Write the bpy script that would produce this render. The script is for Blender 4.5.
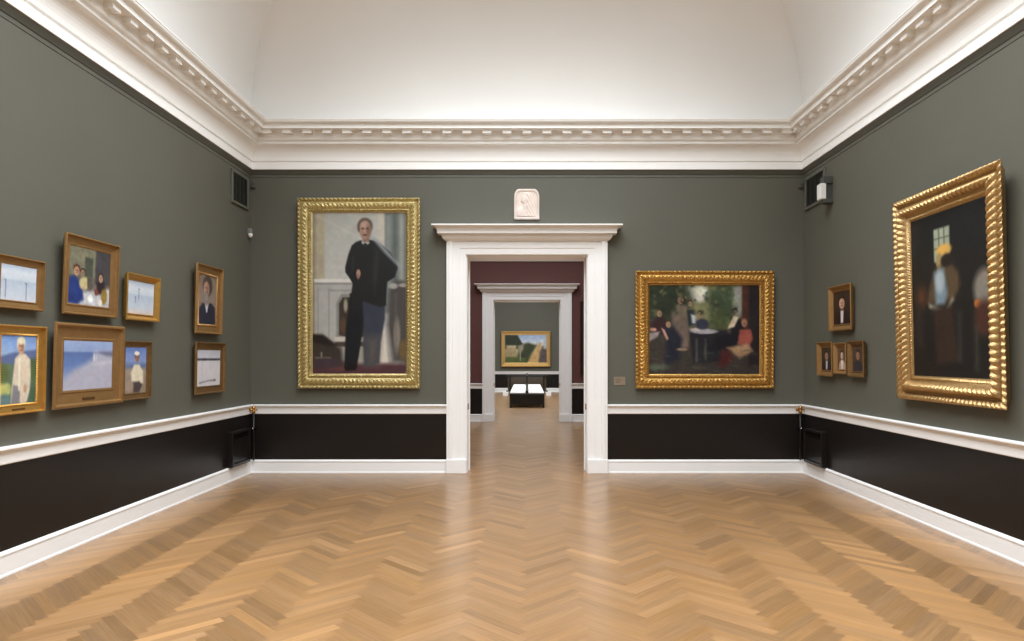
import bpy, math, random
import numpy as np
from mathutils import Vector

random.seed(7)
NR = np.random.RandomState(11)
for o in list(bpy.data.objects):
    bpy.data.objects.remove(o, do_unlink=True)
SC = bpy.context.scene
COL = SC.collection
PI = math.pi

# ------------------------------------------------------------------ camera
F = 683.0                      # focal length in pixels of the 1024 wide frame
EYE = 1.543
cam_d = bpy.data.cameras.new('camera')
cam = bpy.data.objects.new('camera', cam_d)
COL.objects.link(cam)
cam.location = (0, 0, EYE)
cam.rotation_euler = (PI / 2, 0, 0)
cam_d.sensor_fit = 'HORIZONTAL'
cam_d.sensor_width = 36
cam_d.lens = F / 1024 * 36
cam_d.shift_x = -15.0 / 1024
cam_d.shift_y = 36.5 / 1024
cam_d.clip_end = 200
SC.camera = cam

# ------------------------------------------------------------------ world, light, exposure
w = bpy.data.worlds.new('world')
SC.world = w
w.use_nodes = True
w.node_tree.nodes['Background'].inputs[0].default_value = (0.75, 0.82, 1.0, 1)
w.node_tree.nodes['Background'].inputs[1].default_value = 0.3
SC.view_settings.view_transform = 'Standard'
SC.view_settings.look = 'None'
SC.view_settings.exposure = 0.0
SC.view_settings.gamma = 1.0
SC.view_settings.use_curve_mapping = False

# rooms: half width X, wall planes along Y
XW = 3.687
Y0, YB = -3.0, 9.1             # near gallery
T = 0.45                       # thickness of the cross walls
YR0, YR1 = YB + T, 16.33       # red room
YG0, YG1 = YR1 + T, 30.1       # far gallery
HC = 4.60                      # top of the cornice
HR = 4.40                      # top of red room cornice
LAY = 6.85                     # height of the glazed laylight

def area(name, loc, sx, sy, power, color=(0.90, 0.955, 0.985), spread=2.3):
    l = bpy.data.lights.new(name, 'AREA')
    l.shape = 'RECTANGLE'
    l.size = sx
    l.size_y = sy
    l.energy = power
    l.color = color
    l.spread = spread
    o = bpy.data.objects.new(name, l)
    COL.objects.link(o)
    o.location = loc
    return o

area('daylight_through_laylight', (0, (Y0 + YB) / 2, LAY - 0.03), 2 * (XW - 1.55), (YB - Y0) - 3.2, 730)
area('red_room_laylight', (0, (YR0 + YR1) / 2, 5.35), 4.0, 3.6, 150)
area('far_room_laylight', (0, (YG0 + YG1) / 2, 5.9), 4.4, 9.5, 520)

# ------------------------------------------------------------------ helpers
def lin(c):
    out = []
    for v in c[:3]:
        v = v / 255.0
        out.append(v / 12.92 if v <= 0.04045 else ((v + 0.055) / 1.055) ** 2.4)
    return tuple(out)

def mat(name, col, rough=0.5, metal=0.0, coat=0.0, noise=0.0, nscale=3.0, bump=0.0, bscale=60.0, spec=0.5, emit=None):
    m = bpy.data.materials.new(name)
    m.use_nodes = True
    nt = m.node_tree
    b = nt.nodes['Principled BSDF']
    c = lin(col)
    b.inputs['Base Color'].default_value = (*c, 1)
    b.inputs['Roughness'].default_value = rough
    b.inputs['Metallic'].default_value = metal
    b.inputs['Specular IOR Level'].default_value = spec
    b.inputs['Coat Weight'].default_value = coat
    tc = nt.nodes.new('ShaderNodeTexCoord')
    if noise > 0:
        n = nt.nodes.new('ShaderNodeTexNoise')
        n.inputs['Scale'].default_value = nscale
        n.inputs['Detail'].default_value = 5
        nt.links.new(tc.outputs['Object'], n.inputs['Vector'])
        r = nt.nodes.new('ShaderNodeMapRange')
        r.inputs['From Min'].default_value = 0.3
        r.inputs['From Max'].default_value = 0.7
        r.inputs['To Min'].default_value = 1 - noise
        r.inputs['To Max'].default_value = 1 + noise
        nt.links.new(n.outputs['Fac'], r.inputs['Value'])
        v = nt.nodes.new('ShaderNodeVectorMath')
        v.operation = 'SCALE'
        v.inputs[0].default_value = c
        nt.links.new(r.outputs['Result'], v.inputs['Scale'])
        nt.links.new(v.outputs['Vector'], b.inputs['Base Color'])
    if bump > 0:
        n2 = nt.nodes.new('ShaderNodeTexNoise')
        n2.inputs['Scale'].default_value = bscale
        n2.inputs['Detail'].default_value = 3
        nt.links.new(tc.outputs['Object'], n2.inputs['Vector'])
        bp = nt.nodes.new('ShaderNodeBump')
        bp.inputs['Strength'].default_value = bump
        bp.inputs['Distance'].default_value = 0.01
        nt.links.new(n2.outputs['Fac'], bp.inputs['Height'])
        nt.links.new(bp.outputs['Normal'], b.inputs['Normal'])
    if emit:
        b.inputs['Emission Color'].default_value = (*emit[0], 1)
        b.inputs['Emission Strength'].default_value = emit[1]
    return m

M = dict(
    green=mat('wall_green', (90, 89, 79), 0.62, noise=0.035, nscale=1.3, bump=0.05, bscale=120),
    red=mat('wall_oxblood', (94, 54, 50), 0.62, noise=0.03, nscale=1.3),
    black=mat('dado_black', (27, 23, 22), 0.32, noise=0.08, nscale=1.5, bump=0.04, bscale=4, spec=0.35),
    white=mat('trim_white', (244, 243, 243), 0.38, noise=0.01),
    plaster=mat('plaster_white', (236, 234, 231), 0.75, noise=0.012, nscale=1.0),
    cornice=mat('cornice_white', (250, 249, 247), 0.6),
    rail=mat('picture_rail_green', (86, 86, 78), 0.5),
    glass=mat('laylight_glass', (235, 238, 240), 0.4, emit=((0.885, 0.955, 1.0), 1.35)),
    metal=mat('laylight_metal', (200, 200, 198), 0.4, metal=0.3),
    gold_lemon=mat('gold_lemon', (196, 178, 126), 0.34, metal=0.75, noise=0.16, nscale=30, bump=0.6, bscale=70),
    gold_rich=mat('gold_rich', (192, 150, 82), 0.34, metal=0.75, noise=0.16, nscale=30, bump=0.5, bscale=80),
    gold_carved=mat('gold_carved', (182, 150, 102), 0.32, metal=0.72, noise=0.12, nscale=25, bump=0.4, bscale=80),
    gold_warm=mat('gold_warm', (164, 128, 82), 0.42, metal=0.7, noise=0.08, nscale=20, bump=0.15, bscale=150),
    gold_bright=mat('gold_bright', (206, 162, 88), 0.33, metal=0.8, noise=0.06, nscale=20),
    gold_old=mat('gold_old', (134, 104, 66), 0.45, metal=0.7, noise=0.12, nscale=25, bump=0.15, bscale=150),
    gold_pale=mat('gold_pale', (214, 176, 112), 0.4, metal=0.7, noise=0.08, nscale=20),
    dark_frame=mat('dark_wood_frame', (48, 26, 20), 0.5, noise=0.1, nscale=8),
    plaque=mat('plaque_bronze', (104, 76, 42), 0.4, metal=0.6),
    grille=mat('vent_grey', (70, 71, 66), 0.55, noise=0.05),
    void=mat('vent_inside', (26, 26, 25), 0.9),
    ventframe=mat('vent_frame_green', (96, 96, 86), 0.5),
    plastic=mat('white_plastic', (236, 234, 230), 0.35),
    greyplastic=mat('grey_plastic', (120, 124, 120), 0.4),
    blackmetal=mat('black_metal', (24, 22, 21), 0.3, metal=0.2, spec=0.4),
    brass=mat('brass', (178, 128, 66), 0.28, metal=1.0),
    chrome=mat('chrome', (190, 190, 190), 0.2, metal=1.0),
    card=mat('label_card', (132, 118, 100), 0.6, noise=0.03),
    cardink=mat('label_ink', (108, 84, 64), 0.7),
    marble=mat('marble_relief', (222, 206, 196), 0.5, noise=0.12, nscale=9, bump=0.1, bscale=40),
    leather=mat('white_leather', (240, 238, 238), 0.4, bump=0.06, bscale=30),
    benchwood=mat('bench_black_wood', (24, 21, 20), 0.35, noise=0.2, nscale=10),
    lattice=mat('lattice_bronze', (128, 112, 94), 0.5, metal=0.3, noise=0.1, nscale=20),
)

def prop(o, label=None, cat=None, group=None, kind=None):
    if label: o['label'] = label
    if cat: o['category'] = cat
    if group: o['group'] = group
    if kind: o['kind'] = kind
    return o

def empty(name, loc, rot=(0, 0, 0), **k):
    o = bpy.data.objects.new(name, None)
    o.empty_display_size = 0.1
    COL.objects.link(o)
    o.location = loc
    o.rotation_euler = rot
    return prop(o, **k)

class MB:
    def __init__(s):
        s.v = []
        s.f = []
        s.sm = []
    def quadbox(s, x0, x1, y0, y1, z0, z1, c=0.0):
        # box, with small chamfered vertical/horizontal front edges when c > 0
        b = len(s.v)
        if c <= 0:
            s.v += [(x0, y0, z0), (x1, y0, z0), (x1, y1, z0), (x0, y1, z0), (x0, y0, z1), (x1, y0, z1), (x1, y1, z1), (x0, y1, z1)]
            for f in ((0, 3, 2, 1), (4, 5, 6, 7), (0, 1, 5, 4), (1, 2, 6, 5), (2, 3, 7, 6), (3, 0, 4, 7)):
                s.f.append(tuple(b + i for i in f)); s.sm.append(False)
            return s
        rings = [(z0, c), (z0 + c, 0), (z1 - c, 0), (z1, c)]
        for z, i in rings:
            X0, X1, Y0_, Y1_ = x0 + i, x1 - i, y0 + i, y1 - i
            e = c
            s.v += [(X0 + e, Y0_, z), (X1 - e, Y0_, z), (X1, Y0_ + e, z), (X1, Y1_ - e, z), (X1 - e, Y1_, z), (X0 + e, Y1_, z), (X0, Y1_ - e, z), (X0, Y0_ + e, z)]
        for r in range(3):
            for k in range(8):
                s.f.append((b + r * 8 + k, b + r * 8 + (k + 1) % 8, b + (r + 1) * 8 + (k + 1) % 8, b + (r + 1) * 8 + k)); s.sm.append(False)
        s.f.append(tuple(b + k for k in range(7, -1, -1))); s.sm.append(False)
        s.f.append(tuple(b + 24 + k for k in range(8))); s.sm.append(False)
        return s
    def grid(s, P, smooth=False, flip=False):
        # P: rows of points
        b = len(s.v)
        n, m = len(P), len(P[0])
        for r in P:
            s.v += [tuple(p) for p in r]
        for i in range(n - 1):
            for j in range(m - 1):
                q = (b + i * m + j, b + i * m + j + 1, b + (i + 1) * m + j + 1, b + (i + 1) * m + j)
                s.f.append(q[::-1] if flip else q); s.sm.append(smooth)
        return s
    def poly(s, pts):
        b = len(s.v)
        s.v += [tuple(p) for p in pts]
        s.f.append(tuple(range(b, b + len(pts)))); s.sm.append(False)
        return s
    def lathe(s, prof, c, axis='z', n=16, smooth=True):
        # prof: (r, h) along the axis from c
        rows = []
        for r, h in prof:
            row = []
            for k in range(n + 1):
                a = 2 * PI * k / n
                p = {'z': (r * math.cos(a), r * math.sin(a), h), 'y': (r * math.cos(a), h, r * math.sin(a)), 'x': (h, r * math.cos(a), r * math.sin(a))}[axis]
                row.append((c[0] + p[0], c[1] + p[1], c[2] + p[2]))
            rows.append(row)
        return s.grid(rows, smooth)
    def build(s, name, m, parent=None, merge=True, recalc=True, **k):
        me = bpy.data.meshes.new(name)
        me.from_pydata(s.v, [], s.f)
        me.polygons.foreach_set('use_smooth', s.sm)
        if merge or recalc:
            import bmesh
            bm = bmesh.new()
            bm.from_mesh(me)
            if merge:
                bmesh.ops.remove_doubles(bm, verts=bm.verts, dist=1e-5)
            if recalc:
                bmesh.ops.recalc_face_normals(bm, faces=bm.faces)
            bm.to_mesh(me)
            bm.free()
        me.materials.append(m)
        o = bpy.data.objects.new(name, me)
        COL.objects.link(o)
        if parent is not None:
            o.parent = parent
        return prop(o, **k)

def sweep(mb, prof, A, B, n, mA=0.0, mB=0.0, cap=True):
    """prof: closed list of (out, height); run from A to B, n is the unit normal into the room, mA/mB = 1 mitre"""
    A = Vector((*A, 0)); B = Vector((*B, 0)); n = Vector((*n, 0))
    d = (B - A).normalized()
    ra = [A + d * (p * mA) + n * p + Vector((0, 0, h)) for p, h in prof]
    rb = [B - d * (p * mB) + n * p + Vector((0, 0, h)) for p, h in prof]
    ra.append(ra[0]); rb.append(rb[0])
    mb.grid([ra, rb])
    if cap:
        mb.poly(ra[:-1]); mb.poly(rb[:-1][::-1])
    return mb

# ------------------------------------------------------------------ floor: herringbone oak
def floor():
    L, W = 0.5, 0.5 / 7
    V, Fc, colr, tan, uv = [], [], [], [], []
    x0, x1, y0, y1 = -XW - 0.1, XW + 0.1, Y0 - 0.1, YG1 + 0.1
    c45 = math.sqrt(0.5)
    base = np.array(lin((158, 120, 80)))
    def plank(a, b, la, lb, kind):
        xc, yc = (a + la / 2 - b - lb / 2) * c45, (a + la / 2 + b + lb / 2) * c45
        if xc < x0 - 0.15 or xc > x1 + 0.15 or yc < y0 - 0.15 or yc > y1 + 0.15:
            return
        i = len(V)
        cs = [(a, b), (a + la, b), (a + la, b + lb), (a, b + lb)]
        for p, q in cs:
            V.append(((p - q) * c45, (p + q) * c45, 0))
        Fc.append((i, i + 1, i + 2, i + 3))
        t = (c45, c45, 0) if kind == 0 else (-c45, c45, 0)
        g = random.gauss(1.0, 0.08)
        if random.random() < 0.06: g *= 1.2
        g = min(max(g, 0.74), 1.35)
        h = random.gauss(0, 0.03)
        cc = base * g * np.array([1 + h * 0.5, 1.0, 1 - h * 1.5])
        r1, r2 = random.random() * 50, random.random() * 50
        us = [(0, 0), (L, 0), (L, W), (0, W)] if kind == 0 else [(0, 0), (0, W), (L, W), (L, 0)]
        for k in range(4):
            colr.append((*cc, 1)); tan.append(t)
            uv.append((us[k][0] + r1, us[k][1] + r2))
    S = math.sqrt(2) * L
    for j in range(int(x0 / S) - 2, int(x1 / S) + 3):
        kmin, kmax = int(y0 / (W / c45)) - 12, int(y1 / (W / c45)) + 12
        for k in range(kmin, kmax):
            ox, oy = k * W + j * L, k * W - j * L
            plank(ox, oy, L, W, 0)
            plank(ox, oy + W, W, L, 1)
    me = bpy.data.meshes.new('floor')
    me.from_pydata(V, [], Fc)
    ca = me.color_attributes.new('plank', 'FLOAT_COLOR', 'POINT')
    ca.data.foreach_set('color', np.array(colr, dtype=np.float32).ravel())
    ta = me.attributes.new('grain_dir', 'FLOAT_VECTOR', 'POINT')
    ta.data.foreach_set('vector', np.array(tan, dtype=np.float32).ravel())
    ul = me.uv_layers.new(name='UVMap')
    ul.data.foreach_set('uv', np.array(uv, dtype=np.float32).ravel())
    m = bpy.data.materials.new('oak_herringbone')
    m.use_nodes = True
    nt = m.node_tree
    N, LK = nt.nodes, nt.links
    b = N['Principled BSDF']
    at = N.new('ShaderNodeAttribute'); at.attribute_name = 'plank'
    td = N.new('ShaderNodeAttribute'); td.attribute_name = 'grain_dir'
    u = N.new('ShaderNodeUVMap'); u.uv_map = 'UVMap'
    mp = N.new('ShaderNodeMapping'); mp.inputs['Scale'].default_value = (3, 70, 1)
    LK.new(u.outputs['UV'], mp.inputs['Vector'])
    n = N.new('ShaderNodeTexNoise'); n.inputs['Scale'].default_value = 1.0; n.inputs['Detail'].default_value = 6
    LK.new(mp.outputs['Vector'], n.inputs['Vector'])
    r = N.new('ShaderNodeMapRange')
    r.inputs['From Min'].default_value = 0.3; r.inputs['From Max'].default_value = 0.7
    r.inputs['To Min'].default_value = 0.86; r.inputs['To Max'].default_value = 1.1
    LK.new(n.outputs['Fac'], r.inputs['Value'])
    v = N.new('ShaderNodeVectorMath'); v.operation = 'SCALE'
    LK.new(at.outputs['Color'], v.inputs[0]); LK.new(r.outputs['Result'], v.inputs['Scale'])
    LK.new(v.outputs['Vector'], b.inputs['Base Color'])
    b.inputs['Roughness'].default_value = 0.38
    b.inputs['Specular IOR Level'].default_value = 0.4
    b.inputs['Coat Weight'].default_value = 0.75
    b.inputs['Coat Roughness'].default_value = 0.24
    # wavy boards: long soft undulation
    tc = N.new('ShaderNodeTexCoord')
    n3 = N.new('ShaderNodeTexNoise'); n3.inputs['Scale'].default_value = 5.0; n3.inputs['Detail'].default_value = 2
    LK.new(tc.outputs['Object'], n3.inputs['Vector'])
    bp = N.new('ShaderNodeBump'); bp.inputs['Strength'].default_value = 0.12; bp.inputs['Distance'].default_value = 0.01
    LK.new(n3.outputs['Fac'], bp.inputs['Height'])
    LK.new(bp.outputs['Normal'], b.inputs['Normal'])
    # fibre sheen of the oak: anisotropic reflection along each board's grain
    an = N.new('ShaderNodeBsdfAnisotropic')
    an.inputs['Roughness'].default_value = 0.62
    an.inputs['Anisotropy'].default_value = 0.93
    LK.new(td.outputs['Vector'], an.inputs['Tangent'])
    LK.new(v.outputs['Vector'], an.inputs['Color'])
    mx = N.new('ShaderNodeMixShader'); mx.inputs['Fac'].default_value = 0.20
    LK.new(b.outputs['BSDF'], mx.inputs[1]); LK.new(an.outputs['BSDF'], mx.inputs[2])
    LK.new(mx.outputs['Shader'], N['Material Output'].inputs['Surface'])
    me.materials.append(m)
    o = bpy.data.objects.new('floor', me)
    COL.objects.link(o)
    prop(o, kind='structure')
floor()

# ------------------------------------------------------------------ walls
DW, DH = 0.807, 2.90           # half width and height of the door openings
def wall_box(name, x0, x1, y0, y1, z0, z1, m):
    return MB().quadbox(x0, x1, y0, y1, z0, z1).build(name, m, kind='structure')
def door_wall(name, y0, y1, top, m, m2=None):
    mb = MB()
    mb.quadbox(-XW - .2, -DW, y0, y1, 0, top)
    mb.quadbox(DW, XW + .2, y0, y1, 0, top)
    mb.quadbox(-DW, DW, y0, y1, DH, top)
    return mb.build(name, m, merge=False, kind='structure')

wl = wall_box('wall_left', -XW - .2, -XW, Y0 - .2, YB, 0, HC + .3, M['green'])
wr = wall_box('wall_right', XW, XW + .2, Y0 - .2, YB, 0, HC + .3, M['green'])
wf = wall_box('wall_front', -XW, XW, Y0 - .2, Y0, 0, HC + .3, M['green'])
wb = door_wall('wall_back', YB, YB + T / 2, HC + .3, M['green'])
wrn = door_wall('wall_red_near', YB + T / 2, YR0, 5.4, M['red'])
wrl = wall_box('wall_red_left', -XW - .2, -XW, YR0, YR1, 0, 5.4, M['red'])
wrr = wall_box('wall_red_right', XW, XW + .2, YR0, YR1, 0, 5.4, M['red'])
wrf = door_wall('wall_red_back', YR1, YR1 + T / 2, 5.4, M['red'])
wgn = door_wall('wall_far_near', YR1 + T / 2, YG0, 6.0, M['green'])
wgl = wall_box('wall_far_left', -XW - .2, -XW, YG0, YG1, 0, 6.0, M['green'])
wgr = wall_box('wall_far_right', XW, XW + .2, YG0, YG1, 0, 6.0, M['green'])
wgb = wall_box('wall_far_back', -XW - .2, XW + .2, YG1, YG1 + .2, 0, 6.0, M['green'])

# dado panels, base boards and chair rails
BASE = [(0, 0), (0.030, 0), (0.030, 0.012), (0.024, 0.022), (0.022, 0.145), (0.027, 0.150), (0.027, 0.160), (0.018, 0.172), (0.008, 0.178), (0, 0.178)]
RAIL = [(0, 0.785), (0.012, 0.785), (0.018, 0.792), (0.018, 0.862), (0.024, 0.868), (0.028, 0.880), (0.048, 0.893), (0.048, 0.905), (0.040, 0.912), (0, 0.912)]
RAILTOP = 0.912
def sides(x0, x1, y0, y1, sp0, sp1):
    """segments of a room: (side, A, B, n, mA, mB); sp0/sp1: half width of the gap in near/far wall or None"""
    out = [('left', (x0, y0), (x0, y1), (1, 0), 1, 1), ('right', (x1, y1), (x1, y0), (-1, 0), 1, 1)]
    if sp1: out += [('back', (x0, y1), (-sp1, y1), (0, -1), 1, 0), ('back', (sp1, y1), (x1, y1), (0, -1), 0, 1)]
    else: out += [('back', (x0, y1), (x1, y1), (0, -1), 1, 1)]
    if sp0: out += [('front', (x1, y0), (sp0, y0), (0, 1), 1, 0), ('front', (-sp0, y0), (x0, y0), (0, 1), 0, 1)]
    else: out += [('front', (x1, y0), (x0, y0), (0, 1), 1, 1)]
    return out

TRIM = [0]
def trim_name():
    TRIM[0] += 1
    return 'trim_%d' % TRIM[0]
def ring(prof, segs, m, namer):
    groups = {}
    for s_, A, B, n, a, b in segs:
        groups.setdefault(s_, MB())
        sweep(groups[s_], prof, A, B, n, a, b)
    for s_, mb in groups.items():
        mb.build(namer(s_), m, kind='structure')

DADO = [(0, 0.17), (0.006, 0.17), (0.006, 0.79), (0, 0.79)]
SP = 1.067
def dress(x0, x1, y0, y1, g0, g1, prefix, walls):
    segs = sides(x0, x1, y0, y1, g0, g1)
    ring(BASE, segs, M['white'], lambda s_: 'baseboard_' + prefix + s_)
    ring(RAIL, segs, M['white'], lambda s_: trim_name())
    gm = {}
    for s_, A, B, n, a, b in segs:
        gm.setdefault(s_, MB())
        sweep(gm[s_], DADO, A, B, n, a, b)
    for s_, mb in gm.items():
        mb.build('dado', M['black'], walls[s_], label='dark brown-black painted dado')
dress(-XW, XW, Y0, YB, None, SP, '', dict(left=wl, right=wr, back=wb, front=wf))
dress(-XW, XW, YR0, YR1, SP, SP, 'red_', dict(left=wrl, right=wrr, back=wrf, front=wrn))
dress(-XW, XW, YG0, YG1, SP, None, 'far_', dict(left=wgl, right=wgr, back=wgb, front=wgn))

# ------------------------------------------------------------------ cornice
def arc(p0, h0, p1, h1, n, bulge):
    out = []
    for k in range(n + 1):
        t = k / n
        a = t * PI / 2
        if bulge > 0: out.append((p0 + (p1 - p0) * math.sin(a), h0 + (h1 - h0) * (1 - math.cos(a))))
        else: out.append((p0 + (p1 - p0) * (1 - math.cos(a)), h0 + (h1 - h0) * math.sin(a)))
    return out
CORN = [(0, 4.03), (0.050, 4.03), (0.050, 4.112), (0.034, 4.118), (0.034, 4.134), (0.052, 4.142), (0.052, 4.152)] \
    + arc(0.052, 4.155, 0.135, 4.335, 8, -1) \
    + [(0.150, 4.340), (0.150, 4.356), (0.140, 4.360), (0.140, 4.372)] + arc(0.140, 4.372, 0.172, 4.405, 4, 1) \
    + [(0.172, 4.498), (0.285, 4.498), (0.285, 4.545), (0.292, 4.550)] + arc(0.292, 4.552, 0.335, 4.592, 5, 1) \
    + [(0.340, 4.596), (0.340, 4.606), (0.300, 4.612), (0, 4.616)]
def cornice(prof, rect, names, m, block_h, soff_p0, soff_p1, sp, bw):
    x0, x1, y0, y1 = rect
    segs = sides(x0, x1, y0, y1, None, None)
    for s_, A, B, n, a, b in segs:
        mb = sweep(MB(), prof, A, B, n, a, b)
        root = mb.build(trim_name(), m, kind='structure')
        # modillion blocks under the soffit
        A_, B_, n_ = Vector((*A, 0)), Vector((*B, 0)), Vector((*n, 0))
        d = (B_ - A_); Ln = d.length; d.normalize()
        cnt = int(round((Ln - 2 * soff_p1 - .1) / sp))
        step = (Ln - 2 * soff_p1 - .1) / cnt
        bl = MB()
        for k in range(cnt + 1):
            c = A_ + d * (soff_p1 + .05 + k * step)
            for (p0, p1, h0, h1, w_) in ((soff_p0, soff_p1 - 0.012, block_h - 0.050, block_h - 0.012, bw), (soff_p0, soff_p1, block_h - 0.012, block_h + 0.001, bw + 0.02)):
                P = [c + d * (-w_ / 2) + n_ * p0, c + d * (w_ / 2) + n_ * p0, c + d * (w_ / 2) + n_ * p1, c + d * (-w_ / 2) + n_ * p1]
                i = len(bl.v)
                bl.v += [(p.x, p.y, h0) for p in P] + [(p.x, p.y, h1) for p in P]
                for f in ((0, 3, 2, 1), (4, 5, 6, 7), (0, 1, 5, 4), (1, 2, 6, 5), (2, 3, 7, 6), (3, 0, 4, 7)):
                    bl.f.append(tuple(i + q for q in f)); bl.sm.append(False)
        bl.build('modillions', m, root)
cornice(CORN, (-XW, XW, Y0, YB), None, M['cornice'], 4.498, 0.17, 0.262, 0.256, 0.115)
C2 = [(p * 0.8, h - 0.20) for p, h in CORN]
cornice(C2, (-XW, XW, YR0, YR1), None, M['cornice'], 4.298, 0.135, 0.21, 0.256, 0.115)
cornice(CORN, (-XW, XW, YG0, YG1), None, M['cornice'], 4.498, 0.17, 0.262, 0.256, 0.115)

# green picture rail right under the cornice
PR = [(0, 3.932), (0.005, 3.934), (0.005, 3.968), (0.012, 3.972), (0.018, 3.985), (0.032, 4.012), (0.036, 4.03), (0, 4.03)]
ring(PR, sides(-XW, XW, Y0, YB, None, None), M['rail'], lambda s_: trim_name())

# ------------------------------------------------------------------ coved ceiling with glazed laylight
COVE = [(0.02, 4.60), (0.028, 4.80), (0.045, 5.0), (0.075, 5.2), (0.125, 5.4), (0.20, 5.6), (0.31, 5.8), (0.45, 6.0), (0.62, 6.18), (0.80, 6.34), (1.0, 6.48), (1.22, 6.61), (1.40, 6.70), (1.50, 6.74)]
def ceiling(name, rect, prof, m, lay_h, dx, gl):
    x0, x1, y0, y1 = rect
    mb = MB()
    for A, B, n in (((x0, y0), (x0, y1), (1, 0)), ((x0, y1), (x1, y1), (0, -1)), ((x1, y1), (x1, y0), (-1, 0)), ((x1, y0), (x0, y0), (0, 1))):
        A = Vector((*A, 0)); B = Vector((*B, 0)); n = Vector((*n, 0)); d = (B - A).normalized()
        rows = []
        for p, h in prof + [(prof[-1][0], lay_h + 0.02)]:
            a = A + d * p + n * p; b = B - d * p + n * p
            rows.append([a.lerp(b, k / 12) + Vector((0, 0, h)) for k in range(13)])
        mb.grid(rows, smooth=True)
    # outside shell so that no light leaks in above the cove
    mb.quadbox(x0 - .2, x1 + .2, y0 - .2, y1 + .2, lay_h + 0.30, lay_h + 0.40)
    c = mb.build(name, m, merge=False, kind='structure')
    p = prof[-1][0]
    X0, X1, Y0_, Y1_ = x0 + p, x1 - p, y0 + p, y1 - p
    MB().quadbox(X0, X1, Y0_, Y1_, lay_h + 0.02, lay_h + 0.03).build('laylight_glass', gl, c)
    bars = MB()
    nx, ny = 4, max(2, int((Y1_ - Y0_) / 1.1))
    for i in range(nx + 1):
        x = X0 + (X1 - X0) * i / nx
        bars.quadbox(x - .02, x + .02, Y0_, Y1_, lay_h - 0.02, lay_h + 0.02)
    for j in range(ny + 1):
        y = Y0_ + (Y1_ - Y0_) * j / ny
        bars.quadbox(X0, X1, y - .02, y + .02, lay_h - 0.018, lay_h + 0.018)
    bars.build('glazing_bars', M['metal'], c)
    return c
ceiling('ceiling', (-XW, XW, Y0, YB), COVE, M['plaster'], LAY, 1.5, M['glass'])
ceiling('ceiling_red_room', (-XW, XW, YR0, YR1), [(0.02, 4.40), (0.05, 4.7), (0.2, 4.95), (0.6, 5.2), (1.2, 5.3), (1.5, 5.32)], M['plaster'], 5.38, 1.5, M['glass'])
ceiling('ceiling_far_room', (-XW, XW, YG0, YG1), [(0.02, 4.60), (0.05, 5.0), (0.2, 5.4), (0.6, 5.75), (1.2, 5.9), (1.4, 5.93)], M['plaster'], 5.97, 1.5, M['glass'])

# ------------------------------------------------------------------ door cases
def door_case(name, yf, yb):
    """opening lined through the wall, architrave on both faces"""
    root = empty(name, (0, yf, 0), kind='structure')
    def B(n, mb, m=M['white']): return mb.build(n, m, root)
    t = yb - yf
    # lining
    lin_ = MB()
    lin_.quadbox(-DW, -DW + .012, 0, t, 0, DH); lin_.quadbox(DW - .012, DW, 0, t, 0, DH)
    lin_.quadbox(-DW + .012, DW - .012, 0, t, DH - .012, DH)
    lin_.quadbox(-DW + .012, -DW + .03, t * .45, t * .55, 0, DH - .012); lin_.quadbox(DW - .03, DW - .012, t * .45, t * .55, 0, DH - .012)
    B('door_lining', lin_)
    for sx in (-1, 1):
        lp = MB(); xa, xb = sorted((sx * (DW - .012), sx * (DW - .028)))
        lp.quadbox(xa, xb, .02, .05, .84, .92, .002)
        B('latch_plate', lp, M['brass'])
    for s in (1, -1):          # s = 1: near face, -1: far face
        y = 0 if s == 1 else t
        def yy(a): return y - s * a
        # architrave: stepped profile swept up, over and down. profile (inward distance from the opening edge, projection)
        prof = [(0, 0), (0, .030), (.012, .036), (.085, .036), (.090, .044), (.175, .044), (.182, .056), (.205, .064), (.232, .064), (.236, .052), (.260, .052), (.260, 0)]
        rows = []
        for k, (ux, uz) in enumerate([(-1, 0), (-1, 1), (1, 1), (1, 0)]):
            row = []
            for d, p in prof:
                x = ux * (DW + d)
                z = (DH + min(d, .19)) if uz else 0.0
                row.append((x, yy(p), z))
            rows.append(row)
        B('architrave', MB().grid(rows))
        for sx in (-1, 1):
            pl = MB()
            x0, x1 = sorted((sx * (DW - .004), sx * (DW + .264)))
            ya, yb_ = sorted((yy(0.0), yy(.070)))
            pl.quadbox(x0, x1, ya, yb_, 0, .185, .004)
            B('plinth_block', pl)
        # frieze and cornice
        fr = MB(); ya, yb_ = sorted((yy(0), yy(.045)))
        fr.quadbox(-DW - .26, DW + .26, ya, yb_, DH + .185, DH + .28)
        B('frieze', fr)
        cp = [(0, 3.075)] + [(.05, 3.075), (.05, 3.085)] + arc(.05, 3.085, .115, 3.15, 5, 1) + [(.125, 3.155), (.125, 3.163), (.165, 3.165), (.165, 3.202), (.172, 3.206)] + arc(.172, 3.208, .222, 3.255, 6, -1) + [(.232, 3.258), (.232, 3.275), (0, 3.285)]
        # profile returns round the ends
        ix = DW + .205
        rows = []
        for ux in (-1, -1.0001, 1.0001, 1):
            row = []
            for p, h in cp:
                if abs(ux) == 1: row.append((ux * (ix + p), yy(0), h))
                else: row.append((math.copysign(ix + p, ux), yy(p), h))
            rows.append(row)
        B('door_cornice', MB().grid(rows))
    return root
door_case('door_1', YB, YR0)
door_case('door_2', YR1, YG0)

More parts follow.
